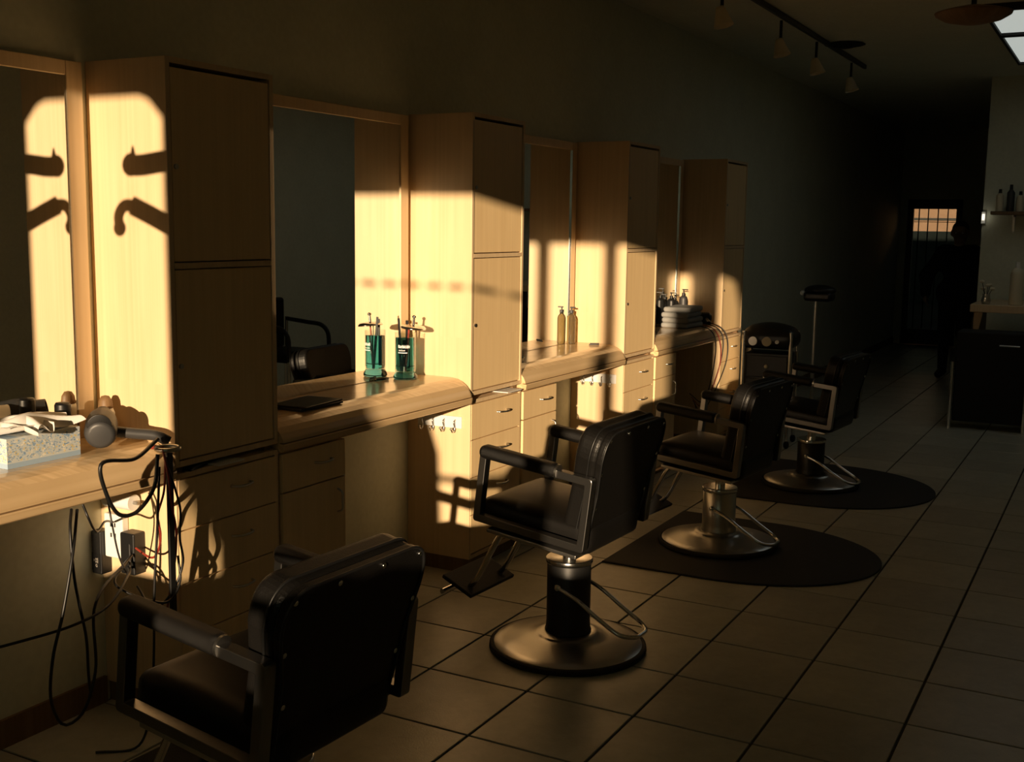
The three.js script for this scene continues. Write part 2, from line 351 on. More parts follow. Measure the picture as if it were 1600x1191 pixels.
for (let i = 1; i < 4; i++) {
  const zn = spans[i][0] - 0.012, w = 0.37, xf = 0.347, t = 0.018;
  const g = thing('drawer_unit', 'narrow maple drawer unit with cupboard door ' + underWord[i], 'cabinet', [0, 0, zn], 0, 'drawer units under the worktops');
  const top = CT - 0.110;
  mesh('carcass', [bx(0, xf - 0.02, 0.07, top, -t, 0, 0.001), bx(0, xf - 0.02, 0.07, top, -w, -w + t, 0.001), bx(0, xf - 0.02, top - t, top, -w + t, -t), bx(0, xf - 0.02, 0.07, 0.088, -w + t, -t)], M.wood, g);
  mesh('plinth', bx(0, xf - 0.06, 0, 0.07, -w + 0.01, -0.01), M.woodDark, g);
  const dr = mesh('drawer', bx(xf - 0.02, xf, 0.655, top - 0.012, -w + 0.002, -0.002, 0.002), M.woodDoor, g);
  mesh('handle', handle(xf, 0.735, -w * 0.62), M.steel, dr);
  const d2 = mesh('door', bx(xf - 0.02, xf, 0.076, 0.650, -w + 0.002, -0.002, 0.002), M.woodDoor, g);
  mesh('handle', tube([[xf, 0.61, -w + 0.05], [xf + 0.02, 0.60, -w + 0.05], [xf + 0.022, 0.565, -w + 0.05], [xf + 0.02, 0.53, -w + 0.05], [xf, 0.52, -w + 0.05]], 0.0042, 24, 6), M.steel, d2);
}
// white hook rails on the near sides of two bases
[1, 2].forEach((i) => {
  const g = thing('hook_rail', i === 1 ? 'white hook rail with four hooks under the teal jar worktop' : 'white hook rail with four hooks under the spray bottle worktop', 'hook rail', [0, 0, TZ[i]], 0, 'hook rails');
  mesh('rail', bx(0.06, 0.298, 0.683, 0.738, 0.0, 0.008, 0.003), M.white, g);
  for (let k = 0; k < 4; k++) {
    const x = 0.092 + k * 0.058;
    mesh('hook', [tube([[x, 0.722, 0.008], [x, 0.712, 0.022], [x, 0.69, 0.014], [x, 0.672, 0.018], [x, 0.668, 0.034], [x, 0.68, 0.042]], 0.0038, 20, 6), ball(0.0065, x, 0.684, 0.044, 1, 1, 1, 10)], M.steel, g);
  }
});

// ------------------------------------------------------------------ styling chairs
function loopFrame(D, H, bar, depth, z) {                              // flat bar bent to a rectangle, in the x-y plane
  const rr = (x0, y0, x1, y1, r, P) => {
    P.moveTo(x0 + r, y0); P.lineTo(x1 - r, y0); P.quadraticCurveTo(x1, y0, x1, y0 + r); P.lineTo(x1, y1 - r); P.quadraticCurveTo(x1, y1, x1 - r, y1);
    P.lineTo(x0 + r, y1); P.quadraticCurveTo(x0, y1, x0, y1 - r); P.lineTo(x0, y0 + r); P.quadraticCurveTo(x0, y0, x0 + r, y0); return P;
  };
  const sh = rr(-D / 2, -H, D / 2, 0, 0.012, new THREE.Shape());
  sh.holes.push(rr(-D / 2 + bar, -H + bar, D / 2 - bar, -bar, 0.006, new THREE.Path()));
  const g = new THREE.ExtrudeGeometry(sh, { depth: depth - 0.004, bevelEnabled: true, bevelSize: 0.002, bevelThickness: 0.002, bevelSegments: 2, curveSegments: 4 });
  g.translate(0, 0, z - depth / 2 + 0.002);
  return g;
}
function cushion(w, h, d, r, crown) {                                  // padded block, top crowned
  const g = new RoundedBoxGeometry(w, h, d, 6, r), p = g.attributes.position;
  for (let i = 0; i < p.count; i++) {
    const u = p.getX(i) / (w / 2), v = p.getZ(i) / (d / 2);
    if (p.getY(i) > 0) p.setY(i, p.getY(i) + crown * Math.max(0, 1 - u * u) * Math.max(0, 1 - v * v));
  }
  g.computeVertexNormals();
  return g;
}
const slabCushion = (nx, ny, nz, w, h, d, r, crown) => {               // finely divided version so that the crown shows
  const g = new THREE.BoxGeometry(w, h, d, nx, ny, nz), p = g.attributes.position, v = new THREE.Vector3(), c = new THREE.Vector3();
  for (let i = 0; i < p.count; i++) {
    v.fromBufferAttribute(p, i);
    const u = v.x / (w / 2), q = v.z / (d / 2), up = v.y > h / 2 - 1e-5;
    c.set(Math.max(-w / 2 + r, Math.min(w / 2 - r, v.x)), Math.max(-h / 2 + r, Math.min(h / 2 - r, v.y)), Math.max(-d / 2 + r, Math.min(d / 2 - r, v.z)));
    const dv = v.clone().sub(c); if (dv.length() > 1e-6) v.copy(c).addScaledVector(dv.normalize(), r);
    if (up || v.y > h / 2 - r) v.y += crown * Math.max(0, 1 - u * u) * Math.max(0, 1 - q * q);
    p.setXYZ(i, v.x, v.y, v.z);
  }
  g.deleteAttribute('normal'); g.deleteAttribute('uv');
  const m = mergeVertices(g, 1e-5); m.computeVertexNormals();
  return m;
};
const CW = 0.52, CD = 0.46, CH = 0.268;
function stylingChair(label, x, z, arm, yawDeg, tiltDeg, pumpMat, floorY = 0) {
  const t = thing('styling_chair', label, 'chair', [x, floorY, z], -THREE.MathUtils.degToRad(yawDeg), 'hydraulic styling chairs');
  const tilt = THREE.MathUtils.degToRad(tiltDeg);
  const up = (g) => { g = flat(g); g.rotateZ(-tilt); g.translate(0, arm, 0); return g; };
  // seat and back
  const seat = slabCushion(14, 6, 14, 0.47, 0.115, CW - 0.085, 0.034, 0.022); seat.translate(-0.01, -0.248, 0);
  mesh('seat', up(seat), M.leather, t);
  const outline = new THREE.Shape();
  outline.moveTo(-0.19, -0.27); outline.lineTo(0.19, -0.27); outline.quadraticCurveTo(0.205, -0.27, 0.208, -0.25); outline.lineTo(0.222, -0.06); outline.lineTo(0.252, 0.06);
  outline.quadraticCurveTo(0.262, 0.165, 0.185, 0.172); outline.lineTo(-0.185, 0.172); outline.quadraticCurveTo(-0.262, 0.165, -0.252, 0.06); outline.lineTo(-0.222, -0.06); outline.lineTo(-0.208, -0.25); outline.quadraticCurveTo(-0.205, -0.27, -0.19, -0.27);
  const lean = THREE.MathUtils.degToRad(7);
  const backPlace = (g, off) => { g.rotateY(Math.PI / 2); g.translate(off, 0, 0); g.rotateZ(-lean); g.translate(0.195, 0, 0); return up(g); };
  const pad = new THREE.ExtrudeGeometry(outline, { depth: 0.045, bevelEnabled: true, bevelSize: 0.012, bevelThickness: 0.02, bevelOffset: -0.014, bevelSegments: 5, curveSegments: 10 });
  const back = mesh('backrest', backPlace(pad, -0.045), M.leather, t);
  const shell = new THREE.ExtrudeGeometry(outline, { depth: 0.014, bevelEnabled: true, bevelSize: 0.004, bevelThickness: 0.004, bevelOffset: -0.004, bevelSegments: 3, curveSegments: 10 });
  const rear = mesh('back_panel', backPlace(shell, 0.026), M.leather, t);
  const op = outline.getSpacedPoints(80).map((p) => [p.x, p.y, 0]);
  for (const s of [-0.006, 0.046]) {
    const pg = tube(op.slice(0, -1), 0.0042, 160, 6, true);
    mesh('piping', backPlace(pg, s + 0.0), M.black, back);
  }
  for (const [a, b] of [[-0.225, 0.145], [-0.08, 0.152], [0.08, 0.152], [0.225, 0.145], [-0.232, 0.02], [0.232, 0.02], [-0.205, -0.12], [0.205, -0.12], [-0.19, -0.235], [0.19, -0.235]]) {
    const s = ball(0.0075, 0, 0, 0, 1, 1, 0.5, 10); s.translate(a, b, 0.018); mesh('stud', backPlace(s, 0.028), M.chrome, rear);
  }
  // arms and side frames
  for (const s of [1, -1]) {
    mesh('side_frame', up(loopFrame(CD, CH, 0.024, 0.036, s * CW / 2)), M.frame, t);
    const arm0 = new RoundedBoxGeometry(0.325, 0.05, 0.062, 5, 0.023); arm0.translate(-CD / 2 + 0.155, -0.004, s * CW / 2);
    const a = mesh('armrest', up(arm0), M.leather, t);
    const cap = cyl(0.026, 0.026, 0.008, 0, 0, 0, 20); cap.rotateZ(Math.PI / 2); cap.translate(-CD / 2 + 0.32, -0.006, s * CW / 2);
    mesh('end_cap', up(cap), M.steel, a);
  }
  const sb = arm - CH - 0.045;                                          // underside of the seat
  mesh('seat_frame', [up(bx(-0.19, 0.19, -0.314, -0.298, -CW / 2 + 0.02, CW / 2 - 0.02, 0.004)), up(bx(-0.06, 0.06, -0.332, -0.314, -0.06, 0.06, 0.006))], M.steel, t);
  // hydraulic column
  mesh('base_disc', lathe([[0, 0.012], [0.285, 0.012], [0.288, 0.018], [0.284, 0.026], [0.25, 0.036], [0.16, 0.052], [0.122, 0.058], [0.12, 0.066], [0.09, 0.07], [0, 0.07]], 64), M.steel, t);
  mesh('rubber_rim', lathe([[0.20, 0.0], [0.298, 0.0], [0.303, 0.006], [0.301, 0.02], [0.292, 0.025], [0.284, 0.022], [0.284, 0.002]], 64), M.rubber, t);
  const pt = Math.max(0.29, arm - 0.405);
  mesh('pump', lathe([[0, 0.068], [0.088, 0.068], [0.09, 0.074], [0.086, 0.085], [0.084, 0.11], [0.084, pt - 0.02], [0.0, pt - 0.02]], 40), pumpMat, t);
  mesh('pump_cap', lathe([[0, pt - 0.021], [0.088, pt - 0.021], [0.09, pt - 0.016], [0.09, pt - 0.004], [0.086, pt], [0, pt]], 40), M.chrome, t);
  mesh('piston', cyl(0.026, 0.026, Math.max(0.03, sb - pt + 0.02), 0, pt - 0.005, 0), M.chrome, t);
  mesh('foot_lever', [tube([[0.0, pt - 0.10, 0.088], [0.08, pt - 0.13, 0.092], [0.18, pt - 0.19, 0.093], [0.265, pt - 0.235, 0.085], [0.305, pt - 0.245, 0.045], [0.31, pt - 0.246, 0], [0.305, pt - 0.245, -0.045], [0.265, pt - 0.235, -0.085], [0.18, pt - 0.19, -0.093], [0.08, pt - 0.13, -0.092], [0.0, pt - 0.10, -0.088]], 0.0085, 80, 8), ball(0.014, 0, pt - 0.10, 0.088), ball(0.014, 0, pt - 0.10, -0.088)], M.chrome, t);
  // T footrest in front
  const fb = Math.max(0.09, arm - 0.60);
  for (const s of [1, -1]) mesh('footrest_strut', tube([[-0.18, arm - CH - 0.025, s * 0.11], [-0.235, arm - CH - 0.06, s * 0.11], [-0.36, fb + 0.06, s * 0.11], [-0.40, fb + 0.03, s * 0.11], [-0.43, fb + 0.03, s * 0.11]], 0.0115, 30, 10), M.chrome, t);
  const plate = bx(-0.075, 0.075, -0.008, 0.008, -0.16, 0.16, 0.004); plate.rotateZ(-0.42); plate.translate(-0.41, fb + 0.045, 0);
  const fr = mesh('footrest', plate, M.rubber, t);
  mesh('footrest_bar', rod([-0.475, fb + 0.015, -0.165], [-0.475, fb + 0.015, 0.165], 0.011), M.chrome, fr);
  return t;
}
stylingChair('black leather styling chair facing the tissue box station', 1.148, 0.862, 0.690, 3.0, 6.4, M.black);
stylingChair('black leather styling chair raised high, facing the teal jar station', 1.129, -0.853, 0.764, 2.7, 6.8, M.black);
stylingChair('black leather styling chair on the mat facing the spray bottle station', 1.176, -2.524, 0.701, 5.8, 5.4, M.steel, 0.0105);
stylingChair('black leather styling chair on the mat facing the folded towel station', 1.24, -4.15, 0.691, 5.0, 5.4, M.black, 0.0105);
function mat(x0, xm, x1, zc, hz, label) {                              // D-shaped rubber mat, straight side to the wall
  const s = new THREE.Shape(); s.moveTo(x0, -hz); s.lineTo(xm, -hz); s.absellipse(xm, 0, x1 - xm, hz, -Math.PI / 2, Math.PI / 2, false); s.lineTo(x0, hz); s.lineTo(x0, -hz);
  const g = new THREE.ExtrudeGeometry(s, { depth: 0.004, bevelEnabled: true, bevelSize: 0.008, bevelThickness: 0.003, bevelSegments: 2, curveSegments: 40 });
  g.rotateX(-Math.PI / 2); g.translate(0, 0.003, zc);
  return tag(mesh('salon_mat', metreUV(g), M.rubber), label, 'mat', 'D-shaped mats under the styling chairs');
}
mat(0.80, 1.30, 1.98, -2.50, 0.56, 'black D-shaped rubber mat under the styling chair facing the spray bottle');
mat(0.80, 1.30, 1.98, -4.20, 0.62, 'black D-shaped rubber mat under the styling chair facing the folded towels');

// ------------------------------------------------------------------ things on the worktops
{ // disinfectant jar
  const g = thing('disinfectant_jar', 'tall glass jar of teal disinfectant with combs on the worktop', 'jar', [0.102, CT, -1.262]);
  mesh('glass', lathe([[0.0455, 0.034], [0.0475, 0.05], [0.0475, 0.212], [0.0445, 0.212], [0.0445, 0.05], [0.043, 0.036]], 48), M.glass, g);
  mesh('foot', lathe([[0, 0.001], [0.050, 0.001], [0.0545, 0.006], [0.0535, 0.016], [0.044, 0.034], [0, 0.0335]], 48), M.thickGlass, g);
  mesh('liquid', lathe([[0, 0.0365], [0.041, 0.0385], [0.0435, 0.05], [0.0437, 0.188], [0, 0.188]], 48), M.liquid, g);
  const lid = mesh('lid', [lathe([[0, 0.243], [0.02, 0.243], [0.05, 0.236], [0.057, 0.228], [0.056, 0.224], [0.048, 0.229], [0, 0.236]], 40), cyl(0.006, 0.005, 0.03, 0, 0.243, 0), ball(0.0095, 0, 0.277, 0, 1, 0.8, 1)], M.chrome, g);
  lid.position.set(0.012, 0.006, -0.012); lid.rotation.z = -0.1;
  mesh('lid_rod', [rod([0.01, 0.06, 0.0], [0.014, 0.24, -0.004], 0.0025), lathe([[0, 0.058], [0.032, 0.058], [0.032, 0.062], [0, 0.062]], 28)], M.chrome, g);
  mesh('comb', [bx(-0.012, 0.002, 0.05, 0.262, -0.0215, -0.0185, 0.001), bx(-0.022, -0.012, 0.06, 0.17, -0.021, -0.019)], M.black, g);
  const c2 = bx(-0.006, 0.006, 0.045, 0.275, 0.016, 0.019, 0.001); c2.rotateZ(0.09); mesh('comb', c2, M.black, g);
  const c3 = bx(-0.004, 0.004, 0.045, 0.25, 0.004, 0.007, 0.001); c3.rotateZ(-0.1); mesh('comb', c3, M.red, g);
  // white lettering wrapped on the glass
  const cv = document.createElement('canvas'); cv.width = 512; cv.height = 256; const cx = cv.getContext('2d');
  cx.clearRect(0, 0, 512, 256); cx.fillStyle = '#ffffff'; cx.textAlign = 'left'; cx.font = 'bold 84px sans-serif'; cx.fillText('Barbicide', 40, 110);
  cx.font = '40px sans-serif'; cx.fillText('disinfectant', 60, 170); cx.fillRect(40, 196, 300, 14);
  const tx = new THREE.CanvasTexture(cv); tx.colorSpace = THREE.SRGBColorSpace;
  const lg = new THREE.CylinderGeometry(0.0479, 0.0479, 0.058, 24, 1, true, -0.25, 1.55); lg.translate(0, 0.14, 0);
  const m = mesh('lettering', lg, std({ map: tx, alphaMap: tx, transparent: true, alphaTest: 0.3, roughness: 0.5, side: THREE.DoubleSide }), g);
}
{
  const g = thing('spray_bottle', 'slim clear bottle with pump top standing against the mirror', 'bottle', [0.052, CT, -3.085]);
  mesh('bottle', lathe([[0, 0], [0.022, 0], [0.025, 0.004], [0.025, 0.15], [0.021, 0.165], [0.012, 0.175], [0.011, 0.185], [0, 0.185]], 32), M.bottle, g);
  mesh('pump', [cyl(0.013, 0.013, 0.016, 0, 0.184, 0), cyl(0.004, 0.004, 0.014, 0, 0.2, 0), bx(-0.008, 0.024, 0.212, 0.220, -0.006, 0.006, 0.002)], M.grey, g);
}
tag(mesh('magazine', [bx(0.115, 0.285, CT + 0.0002, CT + 0.008, -0.56, -0.30, 0.002)], M.grey), 'dark grey magazine at the bottom of the small stack on the worktop', 'magazine', 'magazines on the worktop');
{ const m = mesh('magazine', [bx(-0.08, 0.08, 0, 0.007, -0.125, 0.125, 0.002)], M.black); m.position.set(0.205, CT + 0.0083, -0.44); m.rotation.y = 0.09; tag(m, 'black magazine on top of the small stack on the worktop', 'magazine', 'magazines on the worktop'); }
{ const g = thing('hair_clip', 'small black hair clip on the spray bottle worktop', 'hair clip', [0.20, CT, -3.09], 0.5); mesh('jaw', [bx(-0.03, 0.03, 0.001, 0.007, -0.006, 0.002, 0.002)], M.black, g); mesh('jaw', [bx(-0.025, 0.03, 0.008, 0.014, -0.004, 0.004, 0.002)], M.black, g); }
{ const g = thing('hair_clip', 'small black hair clip beside the base of the teal jar', 'hair clip', [0.045, CT, -1.16], 1.3); mesh('jaw', [bx(-0.04, 0.04, 0.001, 0.006, -0.004, 0.003, 0.002)], M.black, g); mesh('jaw', [bx(-0.03, 0.04, 0.007, 0.012, -0.003, 0.003, 0.002)], M.black, g); }
{ const g = thing('tint_bowl', 'shallow grey bowl at the near end of the spray bottle worktop', 'bowl', [0.215, CT, -2.06]); mesh('bowl', lathe([[0, 0.001], [0.04, 0.001], [0.055, 0.012], [0.062, 0.03], [0.059, 0.03], [0.052, 0.014], [0, 0.006]], 32), M.steel, g); }
// sheets and clips caught between tall cabinets and their bases
function sheet(x0, x1, z0, z1, y, mat_, label, turn) { const m = mesh('paper_sheet', bx(x0, x1, 0, 0.004, z0, z1), mat_); m.position.y = y; m.rotation.y = 0; tag(m, label, 'paper'); return m; }
sheet(0.22, 0.372, 0.10, 0.22, 0.8185, M.white, 'white paper sticking out above the drawers near the hair dryer cords');
sheet(0.22, 0.378, -1.86, -1.72, 0.8185, M.white, 'white paper sticking out above the drawers behind the raised chair');
{ const g = thing('flat_iron', 'black flat iron lying in the gap above the drawers by the cords', 'flat iron', [0.31, 0.8175, 0.22], 0.25); mesh('arm', bx(-0.012, 0.012, 0, 0.006, -0.11, 0.11, 0.002), M.black, g); mesh('arm', bx(-0.012, 0.012, 0.0065, 0.0125, -0.11, 0.10, 0.002), M.black, g); }

// tissue box with a printed side
{
  const g = thing('tissue_box', 'blue and yellow patterned tissue box with a tissue pulled up', 'tissue box', [0.165, CT, 0.775]);
  let st = 99; const r = () => { st = (st * 1664525 + 1013904223) >>> 0; return st / 4294967296; };
  const cv = document.createElement('canvas'); cv.width = 512; cv.height = 256; const cx = cv.getContext('2d');
  cx.fillStyle = '#c9cfcf'; cx.fillRect(0, 0, 512, 256);
  const pal = ['#8fa9c4', '#a9bfd2', '#d9c68c', '#b7c6d0', '#e6e2d4', '#7f9dbd'];
  for (let k = 0; k < 520; k++) { cx.fillStyle = pal[Math.floor(r() * 6)]; cx.beginPath(); cx.ellipse(r() * 512, 20 + r() * 180, 4 + r() * 9, 2 + r() * 5, r() * 3, 0, 6.3); cx.fill(); }
  cx.fillStyle = '#9fb6cc'; cx.fillRect(0, 212, 512, 44);
  const tx = new THREE.CanvasTexture(cv); tx.colorSpace = THREE.SRGBColorSpace;
  const bg = new THREE.BoxGeometry(0.13, 0.085, 0.25); bg.translate(0, 0.0428, 0);
  mesh('box', bg, std({ map: tx, roughness: 0.5 }), g);
  const ts = new THREE.PlaneGeometry(0.17, 0.19, 22, 22), p = ts.attributes.position;
  for (let i = 0; i < p.count; i++) {
    const u = p.getX(i), v = p.getY(i), rr = Math.hypot(u, v);
    p.setXYZ(i, u * 0.55 + Math.sin(v * 40) * 0.008, 0.088 + 0.05 * Math.exp(-rr * rr / 0.004) + 0.014 * Math.sin(u * 70 + v * 30) * Math.min(1, rr * 14) + rr * 0.12, v * 1.15 + Math.sin(u * 50) * 0.01);
  }
  ts.scale(1.45, 1.0, 1.2); ts.computeVertexNormals(); mesh('tissue', ts, M.tissue, g);
  const t2 = ts.clone(); t2.rotateY(1.9); t2.scale(0.8, 0.96, 0.8); t2.translate(0.0, 0.003, 0.05); mesh('tissue', t2, M.tissue, g);
}
// hair dryer hung over the edge, its holder and cords
{
  const g = thing('hair_dryer', 'black hair dryer resting in the holder on the worktop end', 'hair dryer', [0.26, CT, 0.525]);
  const barrel = lathe([[0, -0.075], [0.03, -0.075], [0.042, -0.068], [0.047, -0.05], [0.047, 0.02], [0.043, 0.05], [0.03, 0.075], [0.026, 0.11], [0.022, 0.11], [0.022, 0.07], [0, 0.05]], 32);
  barrel.rotateX(Math.PI / 2 - 0.2); barrel.rotateY(-2.35); barrel.translate(-0.035, 0.07, 0.04);
  mesh('barrel', barrel, M.grey, g);
  mesh('handle', tube([[-0.02, 0.055, 0.02], [0.03, 0.045, -0.03], [0.075, 0.035, -0.075], [0.10, 0.015, -0.10]], 0.017, 24, 12), M.grey, g);
  mesh('grille', (() => { const q = lathe([[0.0, 0], [0.034, 0], [0.036, 0.006], [0, 0.008]], 24); q.rotateX(Math.PI / 2 - 0.2); q.rotateY(-2.35); q.translate(-0.035 + 0.051, 0.085, 0.04 + 0.052); return q; })(), M.black, g);
}
{
  const g = thing('product_bottle', 'white squeeze bottle with brown cap behind the hair dryer', 'bottle', [0.105, CT, 0.44]);
  mesh('bottle', lathe([[0, 0], [0.026, 0], [0.028, 0.004], [0.028, 0.085], [0.022, 0.1], [0, 0.1]], 28), M.white, g);
  mesh('cap', lathe([[0, 0.1], [0.022, 0.1], [0.023, 0.104], [0.02, 0.125], [0.012, 0.138], [0, 0.141]], 24), M.woodDark, g);
}
{
  const g = thing('round_brush', 'dark round hair brush standing by the mirror edge near the tissues', 'brush', [0.10, CT, 0.60]);
  mesh('barrel', lathe([[0, 0.06], [0.022, 0.062], [0.024, 0.07], [0.024, 0.13], [0.02, 0.138], [0, 0.14]], 24), M.black, g);
  mesh('handle', lathe([[0, 0], [0.010, 0], [0.012, 0.01], [0.009, 0.04], [0.011, 0.061], [0, 0.062]], 20), M.grey, g);
}
{
  const g = thing('dryer_holder', 'brown leather tool holder hanging on the worktop end with cords', 'holder', [0.36, 0.86, 0.475]);
  mesh('ring', (() => { const q = new THREE.TorusGeometry(0.034, 0.007, 10, 28); q.rotateX(Math.PI / 2); q.translate(0.045, 0.065, 0); return q; })(), M.steel, g);
  mesh('strap', [bx(0.045, 0.055, -0.52, 0.06, -0.012, 0.012, 0.003)], M.black, g);
  mesh('bracket', bx(-0.02, 0.02, 0.0575, 0.068, -0.012, 0.012, 0.003), M.red, g);
}
const cords = [
  ['black cord looping down from the hair dryer', M.black, 0.006, [[0.37, 0.95, 0.48], [0.42, 0.92, 0.62], [0.44, 0.93, 0.76], [0.435, 0.84, 0.74], [0.42, 0.765, 0.68], [0.42, 0.76, 0.62], [0.43, 0.82, 0.56], [0.43, 0.92, 0.54]]],
  ['red cord hanging beside the black strap', M.red, 0.0035, [[0.42, 0.93, 0.51], [0.43, 0.85, 0.5], [0.42, 0.75, 0.48], [0.41, 0.67, 0.455], [0.40, 0.58, 0.45], [0.39, 0.5, 0.46], [0.38, 0.38, 0.48]]],
  ['black cord swinging out to the drawer edge', M.black, 0.0038, [[0.43, 0.87, 0.5], [0.43, 0.79, 0.47], [0.425, 0.73, 0.45], [0.42, 0.64, 0.45], [0.42, 0.56, 0.44], [0.40, 0.47, 0.47], [0.36, 0.42, 0.5], [0.22, 0.45, 0.44]]],
  ['black cord hanging under the tissue box end', M.black, 0.0042, [[0.36, 0.80, 0.80], [0.40, 0.76, 0.84], [0.42, 0.63, 0.85], [0.41, 0.55, 0.83], [0.40, 0.43, 0.80], [0.38, 0.31, 0.78], [0.34, 0.22, 0.74]]],
  ['long black cord running to the wall socket', M.black, 0.0042, [[0.16, 0.50, 0.42], [0.30, 0.53, 0.55], [0.40, 0.50, 0.72], [0.42, 0.49, 0.86], [0.35, 0.47, 1.0], [0.2, 0.43, 1.15], [0.02, 0.38, 1.45]]],
  ['black cord in a big loop almost to the floor', M.black, 0.0045, [[0.36, 0.795, 0.78], [0.42, 0.70, 0.85], [0.43, 0.54, 0.9], [0.43, 0.42, 0.94], [0.43, 0.30, 0.95], [0.43, 0.22, 0.91], [0.43, 0.23, 0.85], [0.42, 0.33, 0.79], [0.38, 0.5, 0.75], [0.2, 0.55, 0.44]]],
  ['black cord drooping between plug and strap', M.black, 0.004, [[0.17, 0.53, 0.42], [0.33, 0.52, 0.62], [0.41, 0.47, 0.56], [0.42, 0.455, 0.5], [0.42, 0.5, 0.455], [0.40, 0.58, 0.44]]],
  ['short black cord curled over the black adapter', M.black, 0.0036, [[0.36, 0.805, 0.76], [0.38, 0.77, 0.76], [0.34, 0.71, 0.70], [0.22, 0.69, 0.56], [0.1, 0.64, 0.42]]],
  ['thin grey cord hanging by the power strip', M.grey, 0.003, [[0.3, 0.80, 0.62], [0.32, 0.70, 0.62], [0.28, 0.58, 0.56], [0.22, 0.50, 0.47], [0.17, 0.6, 0.42]]],
  ['red cord knotted under the tool holder', M.red, 0.0035, [[0.41, 0.90, 0.49], [0.42, 0.80, 0.51], [0.40, 0.72, 0.52], [0.38, 0.66, 0.49], [0.35, 0.6, 0.47], [0.30, 0.56, 0.45], [0.19, 0.57, 0.42]]],
  ['black cord falling straight from holder to floor', M.black, 0.004, [[0.425, 0.88, 0.53], [0.43, 0.7, 0.55], [0.42, 0.5, 0.56], [0.41, 0.3, 0.56], [0.40, 0.12, 0.57], [0.37, 0.012, 0.60], [0.28, 0.006, 0.68]]],
];
for (const [label, m, r, pts] of cords) tag(mesh('electric_cable', tube(pts, r, 70, 7), m), label, 'cord', 'cords under the tissue box worktop');
{
  const g = thing('power_strip', 'white power strip box on the cabinet side among the cords', 'power strip', [0, 0, TZ[0]]);
  mesh('housing', bx(0.045, 0.128, 0.515, 0.662, 0.0, 0.03, 0.006), M.white, g);
  for (const y of [0.62, 0.585]) mesh('socket', [bx(0.075, 0.081, y, y + 0.014, 0.028, 0.0315), bx(0.093, 0.099, y, y + 0.014, 0.028, 0.0315)], M.grey, g);
}
{
  const cv = document.createElement('canvas'); cv.width = 128; cv.height = 192; const cx = cv.getContext('2d');
  cx.fillStyle = '#0b0b0c'; cx.fillRect(0, 0, 128, 192); cx.fillStyle = '#a9a39a'; cx.font = 'bold 34px sans-serif'; cx.fillText('T', 20, 96); cx.fillText('HE', 48, 80); cx.fillText('HE', 48, 108); cx.font = 'bold 46px sans-serif'; cx.fillText('G', 46, 154);
  const tx = new THREE.CanvasTexture(cv); tx.colorSpace = THREE.SRGBColorSpace;
  const g = thing('power_adapter', 'black power adapter with white print left of the power strip', 'adapter', [0, 0, TZ[0]]);
  mesh('body', bx(-0.0, 0.044, 0.455, 0.60, 0.0, 0.045, 0.005), M.black, g);
  const q = new THREE.PlaneGeometry(0.04, 0.06); q.translate(0.022, 0.497, 0.0456); mesh('print', q, std({ map: tx, roughness: 0.5 }), g);
}
tag(mesh('power_adapter', bx(0.137, 0.2, 0.478, 0.615, TZ[0], TZ[0] + 0.05, 0.006), M.black), 'plain black power adapter right of the power strip', 'adapter');
{
  const g = thing('paper_roll', 'white paper roll on a rod under the worktop end', 'paper roll', [0, 0, TZ[0]]);
  mesh('roll', (() => { const q = cyl(0.026, 0.026, 0.12, 0, 0, 0, 28); q.rotateZ(-Math.PI / 2); q.translate(0.07, 0.715, 0.034); return q; })(), M.white, g);
  mesh('rod', [rod([0.05, 0.715, 0.034], [0.21, 0.715, 0.034], 0.006), rod([0.055, 0.715, 0.0], [0.055, 0.715, 0.034], 0.005)], M.steel, g);
}
// far station: towels, dryers, bottles and cords
for (let k = 0; k < 4; k++) {
  const g = new RoundedBoxGeometry(0.20, 0.036, 0.30, 4, 0.016); const m = mesh('folded_towel', g, M.towel); m.position.set(0.19 + (k % 2) * 0.006, CT + 0.0185 + k * 0.0363, -4.60 + (k % 3) * 0.008); m.rotation.y = (k - 1.5) * 0.03;
  tag(m, ['white folded towel at the bottom of the stack', 'white folded towel second from the bottom of the stack', 'white folded towel third from the bottom of the stack', 'white folded towel on top of the stack'][k], 'towel', 'towels on the far worktop');
}
for (const [x, z, h, m, lab] of [[0.06, -4.72, 0.24, M.black, 'black pump bottle behind the folded towels'], [0.10, -4.86, 0.26, M.grey, 'grey pump bottle beside the mirror edge past the towels'], [0.055, -4.80, 0.22, M.black, 'short black pump bottle between towels and mirror edge']]) {
  const g = thing('pump_bottle', lab, 'bottle', [x, CT, z], 0, 'pump bottles on the far worktop');
  mesh('bottle', lathe([[0, 0], [0.028, 0], [0.031, 0.005], [0.031, h * 0.68], [0.024, h * 0.75], [0.012, h * 0.78], [0, h * 0.78]], 24), m, g);
  mesh('pump', [cyl(0.012, 0.012, h * 0.08, 0, h * 0.78, 0, 16), cyl(0.004, 0.004, h * 0.08, 0, h * 0.86, 0, 10), bx(-0.01, 0.032, h * 0.93, h * 0.96, -0.006, 0.006, 0.002)], M.black, g);
}
{
  const g = thing('hair_dryer', 'black hair dryer lying at the far end past the towels', 'hair dryer', [0.24, CT, -4.86], 0.5);
  const b = lathe([[0, -0.07], [0.03, -0.07], [0.044, -0.05], [0.044, 0.03], [0.03, 0.06], [0.026, 0.1], [0, 0.1]], 28); b.rotateZ(Math.PI / 2); b.translate(0, 0.047, 0); mesh('barrel', b, M.black, g);
  mesh('handle', tube([[0.02, 0.05, 0], [0.03, 0.035, 0.06], [0.035, 0.02, 0.12]], 0.016, 16, 10), M.black, g);
}
